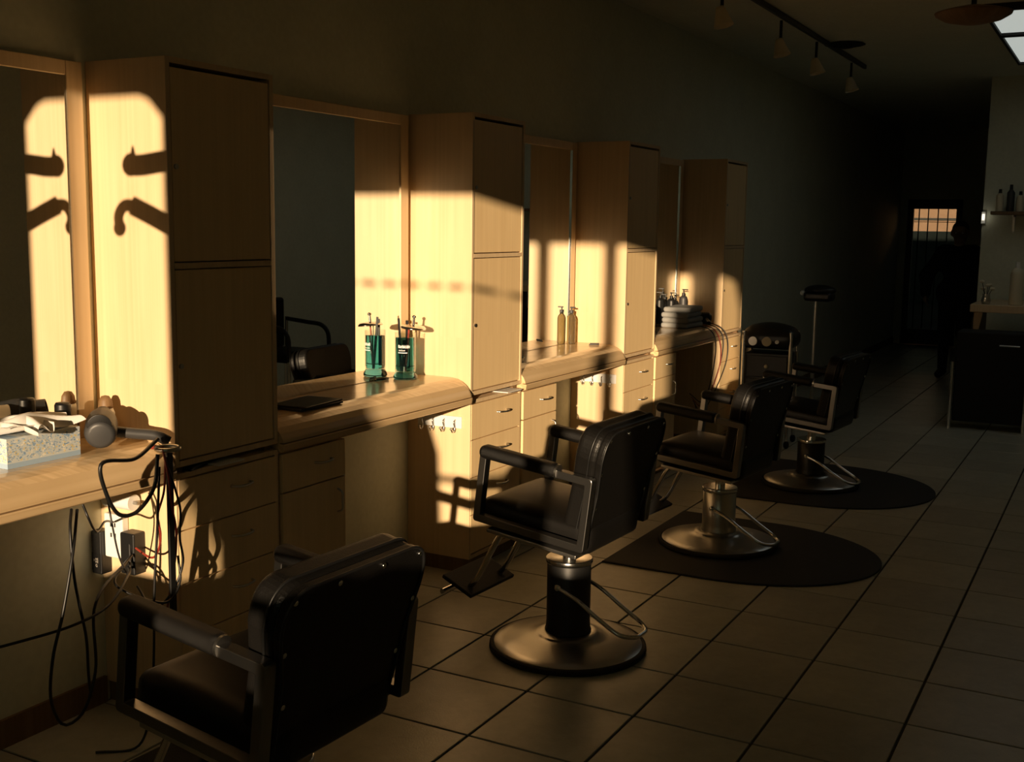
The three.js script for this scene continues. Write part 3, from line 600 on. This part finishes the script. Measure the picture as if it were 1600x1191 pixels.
for (let k = 0; k < 4; k++) tag(mesh('electric_cable', tube([[0.30, CT + 0.006 + k * 0.002, -4.66 - k * 0.075], [0.37, CT - 0.012, -4.66 - k * 0.08], [0.418, CT - 0.07, -4.65 - k * 0.085], [0.412 + (k % 2) * 0.02, 0.66, -4.67 - k * 0.07], [0.36 - k * 0.04, 0.40 - k * 0.05, -4.62 - k * 0.09], [0.2, 0.42 - k * 0.03, -4.78 - k * 0.04]], 0.0035, 40, 6), k === 1 ? M.red : M.black), k === 1 ? 'red cord hanging off the far worktop end' : 'black cord hanging off the far worktop end', 'cord', k === 1 ? undefined : 'black cords off the far worktop');

// ------------------------------------------------------------------ floor-standing things further back
{
  const g = thing('salon_trolley', 'dark rolling trolley with chrome posts and black rounded top', 'trolley', [0.615, 0, -5.36], 0.10);
  const posts = [[-0.17, 0.15], [0.17, 0.15], [-0.17, -0.15], [0.17, -0.15]];
  for (const [a, b] of posts) mesh('post', cyl(0.014, 0.014, 0.80, a, 0.06, b, 16), M.chrome, g);
  for (const [a, b] of posts) mesh('caster', [ball(0.03, a, 0.032, b, 0.7, 1, 1, 16), cyl(0.01, 0.01, 0.03, a, 0.045, b, 10)], M.rubber, g);
  mesh('body', bx(-0.16, 0.16, 0.16, 0.70, -0.14, 0.135, 0.01), M.grey, g);
  for (let k = 0; k < 3; k++) { const d = mesh('drawer', bx(-0.15, 0.15, 0.18 + k * 0.172, 0.338 + k * 0.172, 0.12, 0.146, 0.006), M.grey, g); mesh('knob', ball(0.016, 0, 0.26 + k * 0.172, 0.156, 1, 1, 0.8, 14), M.cream, d); }
  const dome = slabCushion(16, 6, 14, 0.40, 0.14, 0.34, 0.06, 0.05); dome.translate(0, 0.80, 0); const tp = mesh('top', dome, M.black, g);
  for (const [a, r, m] of [[-0.10, 0.032, M.steel], [0.0, 0.034, M.cream], [0.075, 0.014, M.white]]) { const q = cyl(r, r, 0.02, 0, 0, 0, 24); q.rotateX(Math.PI / 2); q.translate(a, 0.79, 0.166); mesh('dial', q, m, tp); }
  mesh('side_panel', bx(-0.19, -0.184, 0.12, 0.84, -0.13, 0.13, 0.002), M.steel, g);
}
{
  const g = thing('steamer_stand', 'dark steamer head on a slim pole behind the trolley', 'steamer', [0.66, 0, -6.5]);
  for (let k = 0; k < 5; k++) { const a = k * 1.2566; mesh('foot', [rod([0, 0.10, 0], [Math.cos(a) * 0.24, 0.05, Math.sin(a) * 0.24], 0.011), ball(0.024, Math.cos(a) * 0.24, 0.025, Math.sin(a) * 0.24, 1, 1, 1, 12)], M.black, g); }
  mesh('pole', cyl(0.016, 0.016, 0.95, 0, 0.09, 0, 16), M.steel, g);
  mesh('head', [bx(-0.09, 0.14, 1.02, 1.10, -0.09, 0.09, 0.03), ball(0.10, 0.03, 1.11, 0, 1.3, 0.45, 1)], M.black, g);
  mesh('knob', ball(0.02, -0.10, 1.085, 0.06), M.white, g);
}
// desk by the partition with what stands on it
{
  const g = thing('desk', 'light wood standing desk against the partition wall', 'desk', [0, 0, 0]);
  mesh('top', bx(1.76, 3.0, 0.935, 1.0, -8.2, -7.3, 0.006), M.wood, g);
  mesh('side_panel', bx(1.78, 1.81, 0, 0.935, -8.15, -7.45, 0.003), M.woodDark, g);
  mesh('bracket', (() => { const s = new THREE.Shape(); s.moveTo(0, 0); s.lineTo(0.07, 0); s.lineTo(0.0, -0.42); const q = new THREE.ExtrudeGeometry(s, { depth: 0.03, bevelEnabled: false }); q.translate(1.785, 0.935, -7.42); return q; })(), M.wood, g);
  mesh('side_panel', bx(2.95, 2.98, 0, 0.935, -8.15, -7.45, 0.003), M.woodDark, g);
}
{
  const g = thing('shampoo_bottle', 'tall pale bottle on the desk by the partition', 'bottle', [2.10, 1.0, -7.42]);
  mesh('bottle', lathe([[0, 0], [0.05, 0], [0.054, 0.006], [0.054, 0.26], [0.04, 0.30], [0.018, 0.31], [0, 0.31]], 28), M.cream, g);
  mesh('cap', cyl(0.02, 0.018, 0.05, 0, 0.31, 0, 20), M.white, g);
}
{
  const g = thing('flower_vase', 'small vase with yellow flowers on the desk corner', 'vase', [1.87, 1.0, -7.42]);
  mesh('vase', lathe([[0, 0], [0.03, 0], [0.04, 0.03], [0.028, 0.07], [0.032, 0.085], [0.027, 0.085], [0, 0.02]], 24), M.steel, g);
  for (let k = 0; k < 5; k++) { const a = k * 1.3, x = Math.cos(a) * 0.045, z = Math.sin(a) * 0.045, y = 0.13 + (k % 3) * 0.03; const s = mesh('stem', rod([0, 0.04, 0], [x, y, z], 0.003, 6), M.blocker_curtain, g); mesh('flower', ball(0.02, x, y, z, 1, 0.7, 1, 10), M.cream, s); }
}
{
  const g = thing('low_cabinet', 'low black box cabinet with chrome corner posts before the desk', 'cabinet', [0, 0, 0]);
  mesh('body', bx(1.72, 2.32, 0.06, 0.80, -7.22, -6.9, 0.015), M.blackMatte, g);
  for (const x of [1.705, 2.265]) mesh('post', rod([x, 0, -6.885], [x, 0.55, -6.885], 0.014), M.chrome, g);
  mesh('handle', rod([2.05, 0.70, -6.88], [2.2, 0.70, -6.88], 0.007), M.steel, g);
}
{
  const g = thing('wall_shelf', 'dark shelf board on the partition above the desk', 'shelf', [0, 0, 0]);
  mesh('board', bx(1.78, 3.1, 1.76, 1.79, -8.4, -8.15, 0.004), M.woodDark, g);
  for (const x of [1.95, 2.9]) mesh('bracket', [bx(x, x + 0.02, 1.60, 1.76, -8.4, -8.38), bx(x, x + 0.02, 1.745, 1.76, -8.4, -8.2)], M.steel, g);
}
[[1.84, 0.2], [1.93, 0.24], [2.01, 0.18], [2.12, 0.22], [2.22, 0.2]].forEach(([x, h], k) => {
  const g = thing('shelf_bottle', ['short', 'tall', 'squat', 'medium', 'round'][k] + ' dim bottle on the shelf above the desk', 'bottle', [x, 1.79, -8.27], 0, 'bottles on the shelf');
  mesh('bottle', lathe([[0, 0], [0.03, 0], [0.033, 0.005], [0.033, h * 0.7], [0.014, h * 0.82], [0, h * 0.82]], 20), k % 2 ? M.grey : M.cream, g);
  mesh('cap', cyl(0.015, 0.013, h * 0.18, 0, h * 0.82, 0, 14), M.black, g);
});
{ // small lit night light at the edge of the partition
  const g = thing('night_light', 'tiny bright night light on the partition edge', 'light', [1.70, 1.74, -8.39]);
  mesh('housing', bx(-0.018, 0.018, -0.06, 0.05, -0.01, 0.012, 0.004), M.white, g);
  mesh('lamp', bx(-0.012, 0.012, -0.03, 0.03, 0.012, 0.02, 0.003), std({ color: 0xffffff, emissive: C(1, 0.93, 0.75), emissiveIntensity: 0.7 }), g);
  const pl = new THREE.PointLight(C(1, 0.93, 0.75), 0.004, 0, 2); pl.position.set(1.70, 1.74, -8.34); pl.castShadow = true; scene.add(pl);
}
// chair on the opposite side, seen only in the mirror beside the teal jar
{
  const g = thing('waiting_chair', 'black waiting chair with curved arms reflected in the mirror', 'chair', [3.72, 0, -5.0]);
  const s = slabCushion(10, 4, 10, 0.5, 0.09, 0.52, 0.03, 0.02); s.translate(0, 0.42, 0); mesh('seat', s, M.leather, g);
  const b = bx(0.22, 0.29, 0.46, 0.92, -0.24, 0.24, 0.03); mesh('backrest', b, M.leather, g);
  for (const q of [1, -1]) {
    mesh('arm', tube([[0.24, 0.72, q * 0.28], [0.0, 0.70, q * 0.28], [-0.17, 0.68, q * 0.28], [-0.235, 0.62, q * 0.28], [-0.25, 0.50, q * 0.28], [-0.25, 0.40, q * 0.28]], 0.02, 40, 10), M.black, g);
    mesh('leg', rod([-0.25, 0.4, q * 0.28], [-0.25, 0, q * 0.28], 0.016), M.chrome, g);
    mesh('leg', rod([0.24, 0.74, q * 0.28], [0.26, 0, q * 0.28], 0.016), M.chrome, g);
  }
}
// coat stand added out of view, arms shaped to shade the first cabinet
{
  const g = thing('blocker_coat_stand', 'dark coat stand added out of view, its thick arms shaped to cast shadow', 'coat stand', [0.87, 0, 1.70]);
  mesh('pole', lathe([[0, 0.04], [0.032, 0.04], [0.026, 0.3], [0.026, 1.9], [0.032, 2.0], [0.02, 2.05], [0, 2.06]], 24), M.woodDark, g);
  for (let k = 0; k < 4; k++) { const a = k * Math.PI / 2 + 0.6; mesh('foot', tube([[0, 0.16, 0], [Math.cos(a) * 0.14, 0.12, Math.sin(a) * 0.14], [Math.cos(a) * 0.24, 0.02, Math.sin(a) * 0.24]], 0.018, 16, 8), M.woodDark, g); }
  const a1 = mesh('arm', [tube([[0, 1.962, 0], [-0.1, 1.965, 0], [-0.2, 1.955, 0], [-0.245, 1.955, 0]], 0.033, 24, 12), ball(0.036, -0.245, 1.957, 0)], M.woodDark, g);
  mesh('knob', lathe([[0.014, 1.97], [0.010, 1.99], [0.004, 2.012], [0, 2.016]], 16).translate(-0.235, 0, 0), M.woodDark, a1);
  const a2 = mesh('arm', tube([[0, 1.74, 0], [-0.08, 1.768, 0], [-0.16, 1.80, 0], [-0.245, 1.832, 0]], 0.031, 24, 12), M.woodDark, g);
  mesh('hook', [tube([[-0.245, 1.832, 0], [-0.28, 1.83, 0], [-0.305, 1.80, 0], [-0.302, 1.765, 0]], 0.02, 20, 10), ball(0.026, -0.302, 1.762, 0)], M.woodDark, a2);
}

// ------------------------------------------------------------------ ceiling fittings
{
  const g = thing('light_track', 'slim ceiling track above the styling stations', 'light track', [0, 0, 0]);
  mesh('rail', bx(0.795, 0.82, 2.965, 3.0, -7.2, -1.5, 0.004), M.grey, g);
}
[-3.39, -4.60, -5.55, -6.71].forEach((z, k) => {
  const x = 0.80;
  const g = thing('track_spotlight', 'unlit bell-shaped spotlight on the ceiling track', 'spotlight', [x, 2.79, z], 0, 'spotlights on the track');
  mesh('stem', cyl(0.01, 0.01, 0.13, 0, 0.035, 0, 12), M.black, g);
  const s = lathe([[0.0, 0.05], [0.022, 0.05], [0.03, 0.03], [0.05, -0.04], [0.058, -0.06], [0.054, -0.06], [0.046, -0.035], [0.026, 0.026], [0, 0.04]], 28); s.rotateZ(0.25);
  mesh('shade', s, M.cream, g);
  const b = ball(0.024, 0.01, -0.02, 0, 1, 1, 1, 14); mesh('bulb', b, M.white, g);
});
{
  const g = thing('ceiling_vent', 'round dark vent in the ceiling beside the track', 'vent', [0.90, 3.0, -6.0]);
  for (const [r, y] of [[0.13, -0.012], [0.095, -0.022], [0.06, -0.032]]) mesh('ring', lathe([[r - 0.05, y], [r, y + 0.008], [r + 0.004, y + 0.003], [r - 0.046, y - 0.006], [r - 0.05, y]], 40), M.blackMatte, g);
  mesh('neck', lathe([[0.0, -0.002], [0.14, -0.002], [0.15, -0.008], [0.14, -0.012], [0, -0.008]], 40), M.blackMatte, g);
}
{
  const g = thing('pendant_dish', 'wide unlit dish lamp hanging from the ceiling', 'pendant', [2.19, 2.60, -2.88]);
  mesh('shade', lathe([[0, -0.03], [0.06, -0.028], [0.13, -0.012], [0.168, 0.01], [0.172, 0.02], [0.165, 0.022], [0.12, 0.034], [0.05, 0.05], [0, 0.054]], 48), M.woodDark, g);
  mesh('stem', cyl(0.012, 0.012, 0.34, 0, 0.05, 0, 14), M.black, g);
  mesh('canopy', cyl(0.05, 0.06, 0.025, 0, 0.375, 0, 24), M.black, g);
}
{ // ceiling light panels: two diffusers in a dark frame
  const lamp = std({ color: 0xffffff, emissive: C(0.80, 0.86, 0.80), emissiveIntensity: 0.54, roughness: 0.6 });
  const g = thing('ceiling_light', 'lit ceiling panel light with two white diffusers', 'ceiling light', [2.35, 2.99, -6.1]);
  mesh('frame', [bx(-0.36, 0.36, -0.03, 0.01, -1.30, -1.24), bx(-0.36, 0.36, -0.03, 0.01, 1.24, 1.30), bx(-0.36, -0.34, -0.03, 0.01, -1.3, 1.3), bx(0.34, 0.36, -0.03, 0.01, -1.3, 1.3), bx(-0.36, 0.36, -0.03, 0.01, 0.18, 0.28)], M.blackMatte, g);
  for (const [a, b] of [[-1.24, 0.18], [0.28, 1.24]]) {
    mesh('diffuser', bx(-0.34, 0.34, -0.012, 0.0, a, b), lamp, g);
    const l = new THREE.RectAreaLight(C(0.80, 0.86, 0.80), 0.01, 0.66, b - a - 0.04);
    l.position.set(2.35, 2.99 - 0.04, -6.1 + (a + b) / 2); l.lookAt(2.35, 0, -6.1 + (a + b) / 2); scene.add(l);
  }
}

// ------------------------------------------------------------------ person near the back door
function sdfMesh(caps, lo, hi, res, k) {                               // tapered capsules joined with a smooth minimum
  const mc = new MarchingCubes(res, M.black, false, false, 120000);
  mc.isolation = 0; const size = mc.size, f = mc.field;
  const A = caps.map(([a, b, r0, r1]) => ({ a, d: [b[0] - a[0], b[1] - a[1], b[2] - a[2]], r0, r1 }));
  for (const c of A) c.L = c.d[0] ** 2 + c.d[1] ** 2 + c.d[2] ** 2 || 1e-9;
  for (let z = 0; z < size; z++) for (let y = 0; y < size; y++) for (let x = 0; x < size; x++) {
    const p = [lo[0] + (hi[0] - lo[0]) * x / size, lo[1] + (hi[1] - lo[1]) * y / size, lo[2] + (hi[2] - lo[2]) * z / size];
    let s = 0, m = 1e9;
    const ds = [];
    for (const c of A) {
      const v0 = p[0] - c.a[0], v1 = p[1] - c.a[1], v2 = p[2] - c.a[2];
      const t = Math.max(0, Math.min(1, (v0 * c.d[0] + v1 * c.d[1] + v2 * c.d[2]) / c.L));
      const e = Math.hypot(v0 - c.d[0] * t, v1 - c.d[1] * t, v2 - c.d[2] * t) - (c.r0 + (c.r1 - c.r0) * t);
      ds.push(e); if (e < m) m = e;
    }
    if (m < 0.08) { for (const e of ds) s += Math.exp(-(e - m) / k); f[z * size * size + y * size + x] = -(m - k * Math.log(s)); } else f[z * size * size + y * size + x] = -m;
  }
  mc.update();
  const n = mc.count, pos = new Float32Array(n * 3);
  for (let i = 0; i < n; i++) for (let j = 0; j < 3; j++) pos[i * 3 + j] = lo[j] + (hi[j] - lo[j]) * (mc.positionArray[i * 3 + j] + 1) / 2;
  let g = new THREE.BufferGeometry(); g.setAttribute('position', new THREE.BufferAttribute(pos, 3));
  g = mergeVertices(g, 1e-5); g.computeVertexNormals();
  return g;
}
{
  const skin = std({ color: C(0.30, 0.20, 0.14), roughness: 0.6 }), cloth = std({ color: C(0.012, 0.012, 0.014), roughness: 0.95 }), pants = std({ color: C(0.010, 0.010, 0.013), roughness: 0.95 }), hairM = std({ color: C(0.012, 0.009, 0.007), roughness: 0.8 });
  const t = thing('person', 'person in dark clothes standing before the back door', 'person', [1.27, 0, -10.3]);
  // joints, facing the camera; the arm on the left is bent a little outward
  const head = [0.0, 1.585, 0.01];
  const handGeo = (w, dir, s) => {                                      // five fingers from a palm
    const caps = [[[w[0], w[1], w[2]], [w[0] + dir[0] * 0.07, w[1] + dir[1] * 0.07, w[2]], 0.026, 0.030]];
    for (let k = 0; k < 4; k++) {
      const off = (k - 1.5) * 0.017, L = [0.062, 0.075, 0.07, 0.055][k], bz = w[2] + off;
      const b0 = [w[0] + dir[0] * 0.075, w[1] + dir[1] * 0.075, bz], b1 = [b0[0] + dir[0] * L * 0.55, b0[1] + dir[1] * L * 0.55, bz], b2 = [b1[0] + dir[0] * L * 0.4 - s * 0.018, b1[1] + dir[1] * L * 0.4, bz];
      caps.push([b0, b1, 0.0098, 0.009], [b1, b2, 0.009, 0.0075]);
    }
    const th0 = [w[0] + dir[0] * 0.02, w[1] + dir[1] * 0.02, w[2] + 0.022], th1 = [w[0] + dir[0] * 0.06 - s * 0.01, w[1] + dir[1] * 0.06, w[2] + 0.05];
    caps.push([th0, th1, 0.012, 0.0105], [th1, [th1[0] - s * 0.006, th1[1] - 0.03, th1[2] + 0.004], 0.0105, 0.008]);
    const c = [w[0] + dir[0] * 0.08, w[1] + dir[1] * 0.08, w[2]];
    return sdfMesh(caps, [c[0] - 0.13, c[1] - 0.13, c[2] - 0.13], [c[0] + 0.13, c[1] + 0.13, c[2] + 0.13], 72, 0.004);
  };
  const wl = [-0.315, 0.93, 0.05], wr = [0.215, 0.84, 0.03];
  const headCaps = [[[0, 1.60, -0.005], [0, 1.62, 0.0], 0.078, 0.08], [[0, 1.53, 0.03], [0, 1.56, 0.025], 0.052, 0.062], [[0, 1.50, 0.03], [0, 1.50, 0.045], 0.03, 0.022], [[0, 1.57, 0.09], [0, 1.548, 0.108], 0.009, 0.013], [[-0.082, 1.60, 0], [-0.084, 1.57, 0.005], 0.014, 0.010], [[0.082, 1.60, 0], [0.084, 1.57, 0.005], 0.014, 0.010], [[0, 1.42, -0.01], [0, 1.52, 0.0], 0.052, 0.048], [[-0.02, 1.527, 0.083], [0.02, 1.527, 0.083], 0.007, 0.007]];
  const bodyCaps = [
    [[0, 1.42, -0.01], [0, 1.50, 0], 0.055, 0.05], [[-0.13, 1.36, 0], [0.13, 1.36, 0], 0.07, 0.07], [[-0.06, 1.26, 0.015], [0.06, 1.26, 0.015], 0.115, 0.115], [[0, 1.22, 0.01], [0, 1.02, 0.0], 0.115, 0.108], [[-0.06, 0.94, 0], [0.06, 0.94, 0], 0.115, 0.115],
    [[-0.16, 1.37, 0], [-0.325, 1.11, -0.03], 0.052, 0.042], [[-0.325, 1.11, -0.03], wl, 0.040, 0.028], [[0.16, 1.37, 0], [0.205, 1.10, -0.02], 0.052, 0.042], [[0.205, 1.10, -0.02], wr, 0.040, 0.028],
    [[-0.085, 0.90, 0], [-0.095, 0.50, 0.01], 0.088, 0.058], [[-0.095, 0.50, 0.01], [-0.10, 0.10, -0.02], 0.056, 0.038], [[0.085, 0.90, 0], [0.10, 0.50, 0.01], 0.088, 0.058], [[0.10, 0.50, 0.01], [0.11, 0.10, -0.02], 0.056, 0.038],
    [[-0.10, 0.055, -0.03], [-0.115, 0.035, 0.14], 0.040, 0.032], [[0.11, 0.055, -0.03], [0.13, 0.035, 0.14], 0.040, 0.032]];
  const lo = [-0.55, -0.02, -0.4], hi = [0.45, 1.62, 0.4];
  mesh('body', [sdfMesh(bodyCaps, lo, hi, 104, 0.02), sdfMesh(headCaps, [-0.16, 1.38, -0.16], [0.16, 1.74, 0.16], 96, 0.012), handGeo(wl, [0.12, -0.99], -1), handGeo(wr, [0, -1], 1)], skin, t);
  const grow = (c, d) => c.map(([a, b, r0, r1]) => [a, b, r0 + d, r1 + d]);
  mesh('jacket', sdfMesh(grow([...bodyCaps.slice(1, 9), [[-0.05, 0.92, 0], [0.05, 0.92, 0], 0.12, 0.12]], 0.028), [-0.55, 0.72, -0.35], [0.45, 1.56, 0.35], 92, 0.018), cloth, t);
  mesh('trousers', sdfMesh(grow([bodyCaps[4], ...bodyCaps.slice(9, 13)], 0.011), [-0.4, -0.02, -0.3], [0.4, 1.1, 0.3], 84, 0.018), pants, t);
  mesh('shoe', sdfMesh(grow([bodyCaps[13]], 0.008).map(([a, b, r, s]) => [a, b, r, s]), [-0.25, -0.06, -0.15], [0.05, 0.2, 0.25], 44, 0.01), pants, t).position.y = 0.012;
  mesh('shoe', sdfMesh(grow([bodyCaps[14]], 0.008), [-0.02, -0.06, -0.15], [0.28, 0.2, 0.25], 44, 0.01), pants, t).position.y = 0.012;
  mesh('hair', sdfMesh([[[0, 1.62, -0.02], [0, 1.638, -0.012], 0.088, 0.082], [[0, 1.53, -0.055], [0, 1.60, -0.03], 0.058, 0.078]], [-0.16, 1.42, -0.2], [0.16, 1.76, 0.14], 72, 0.015), hairM, t);
  for (const s of [-1, 1]) mesh('eye', ball(0.011, s * 0.032, 1.588, 0.077, 1, 0.8, 0.6, 10), M.white, t);
}

scene.traverse((o) => { if (o.isMesh) { o.castShadow = true; o.receiveShadow = true; } });
renderer.render(scene, camera);
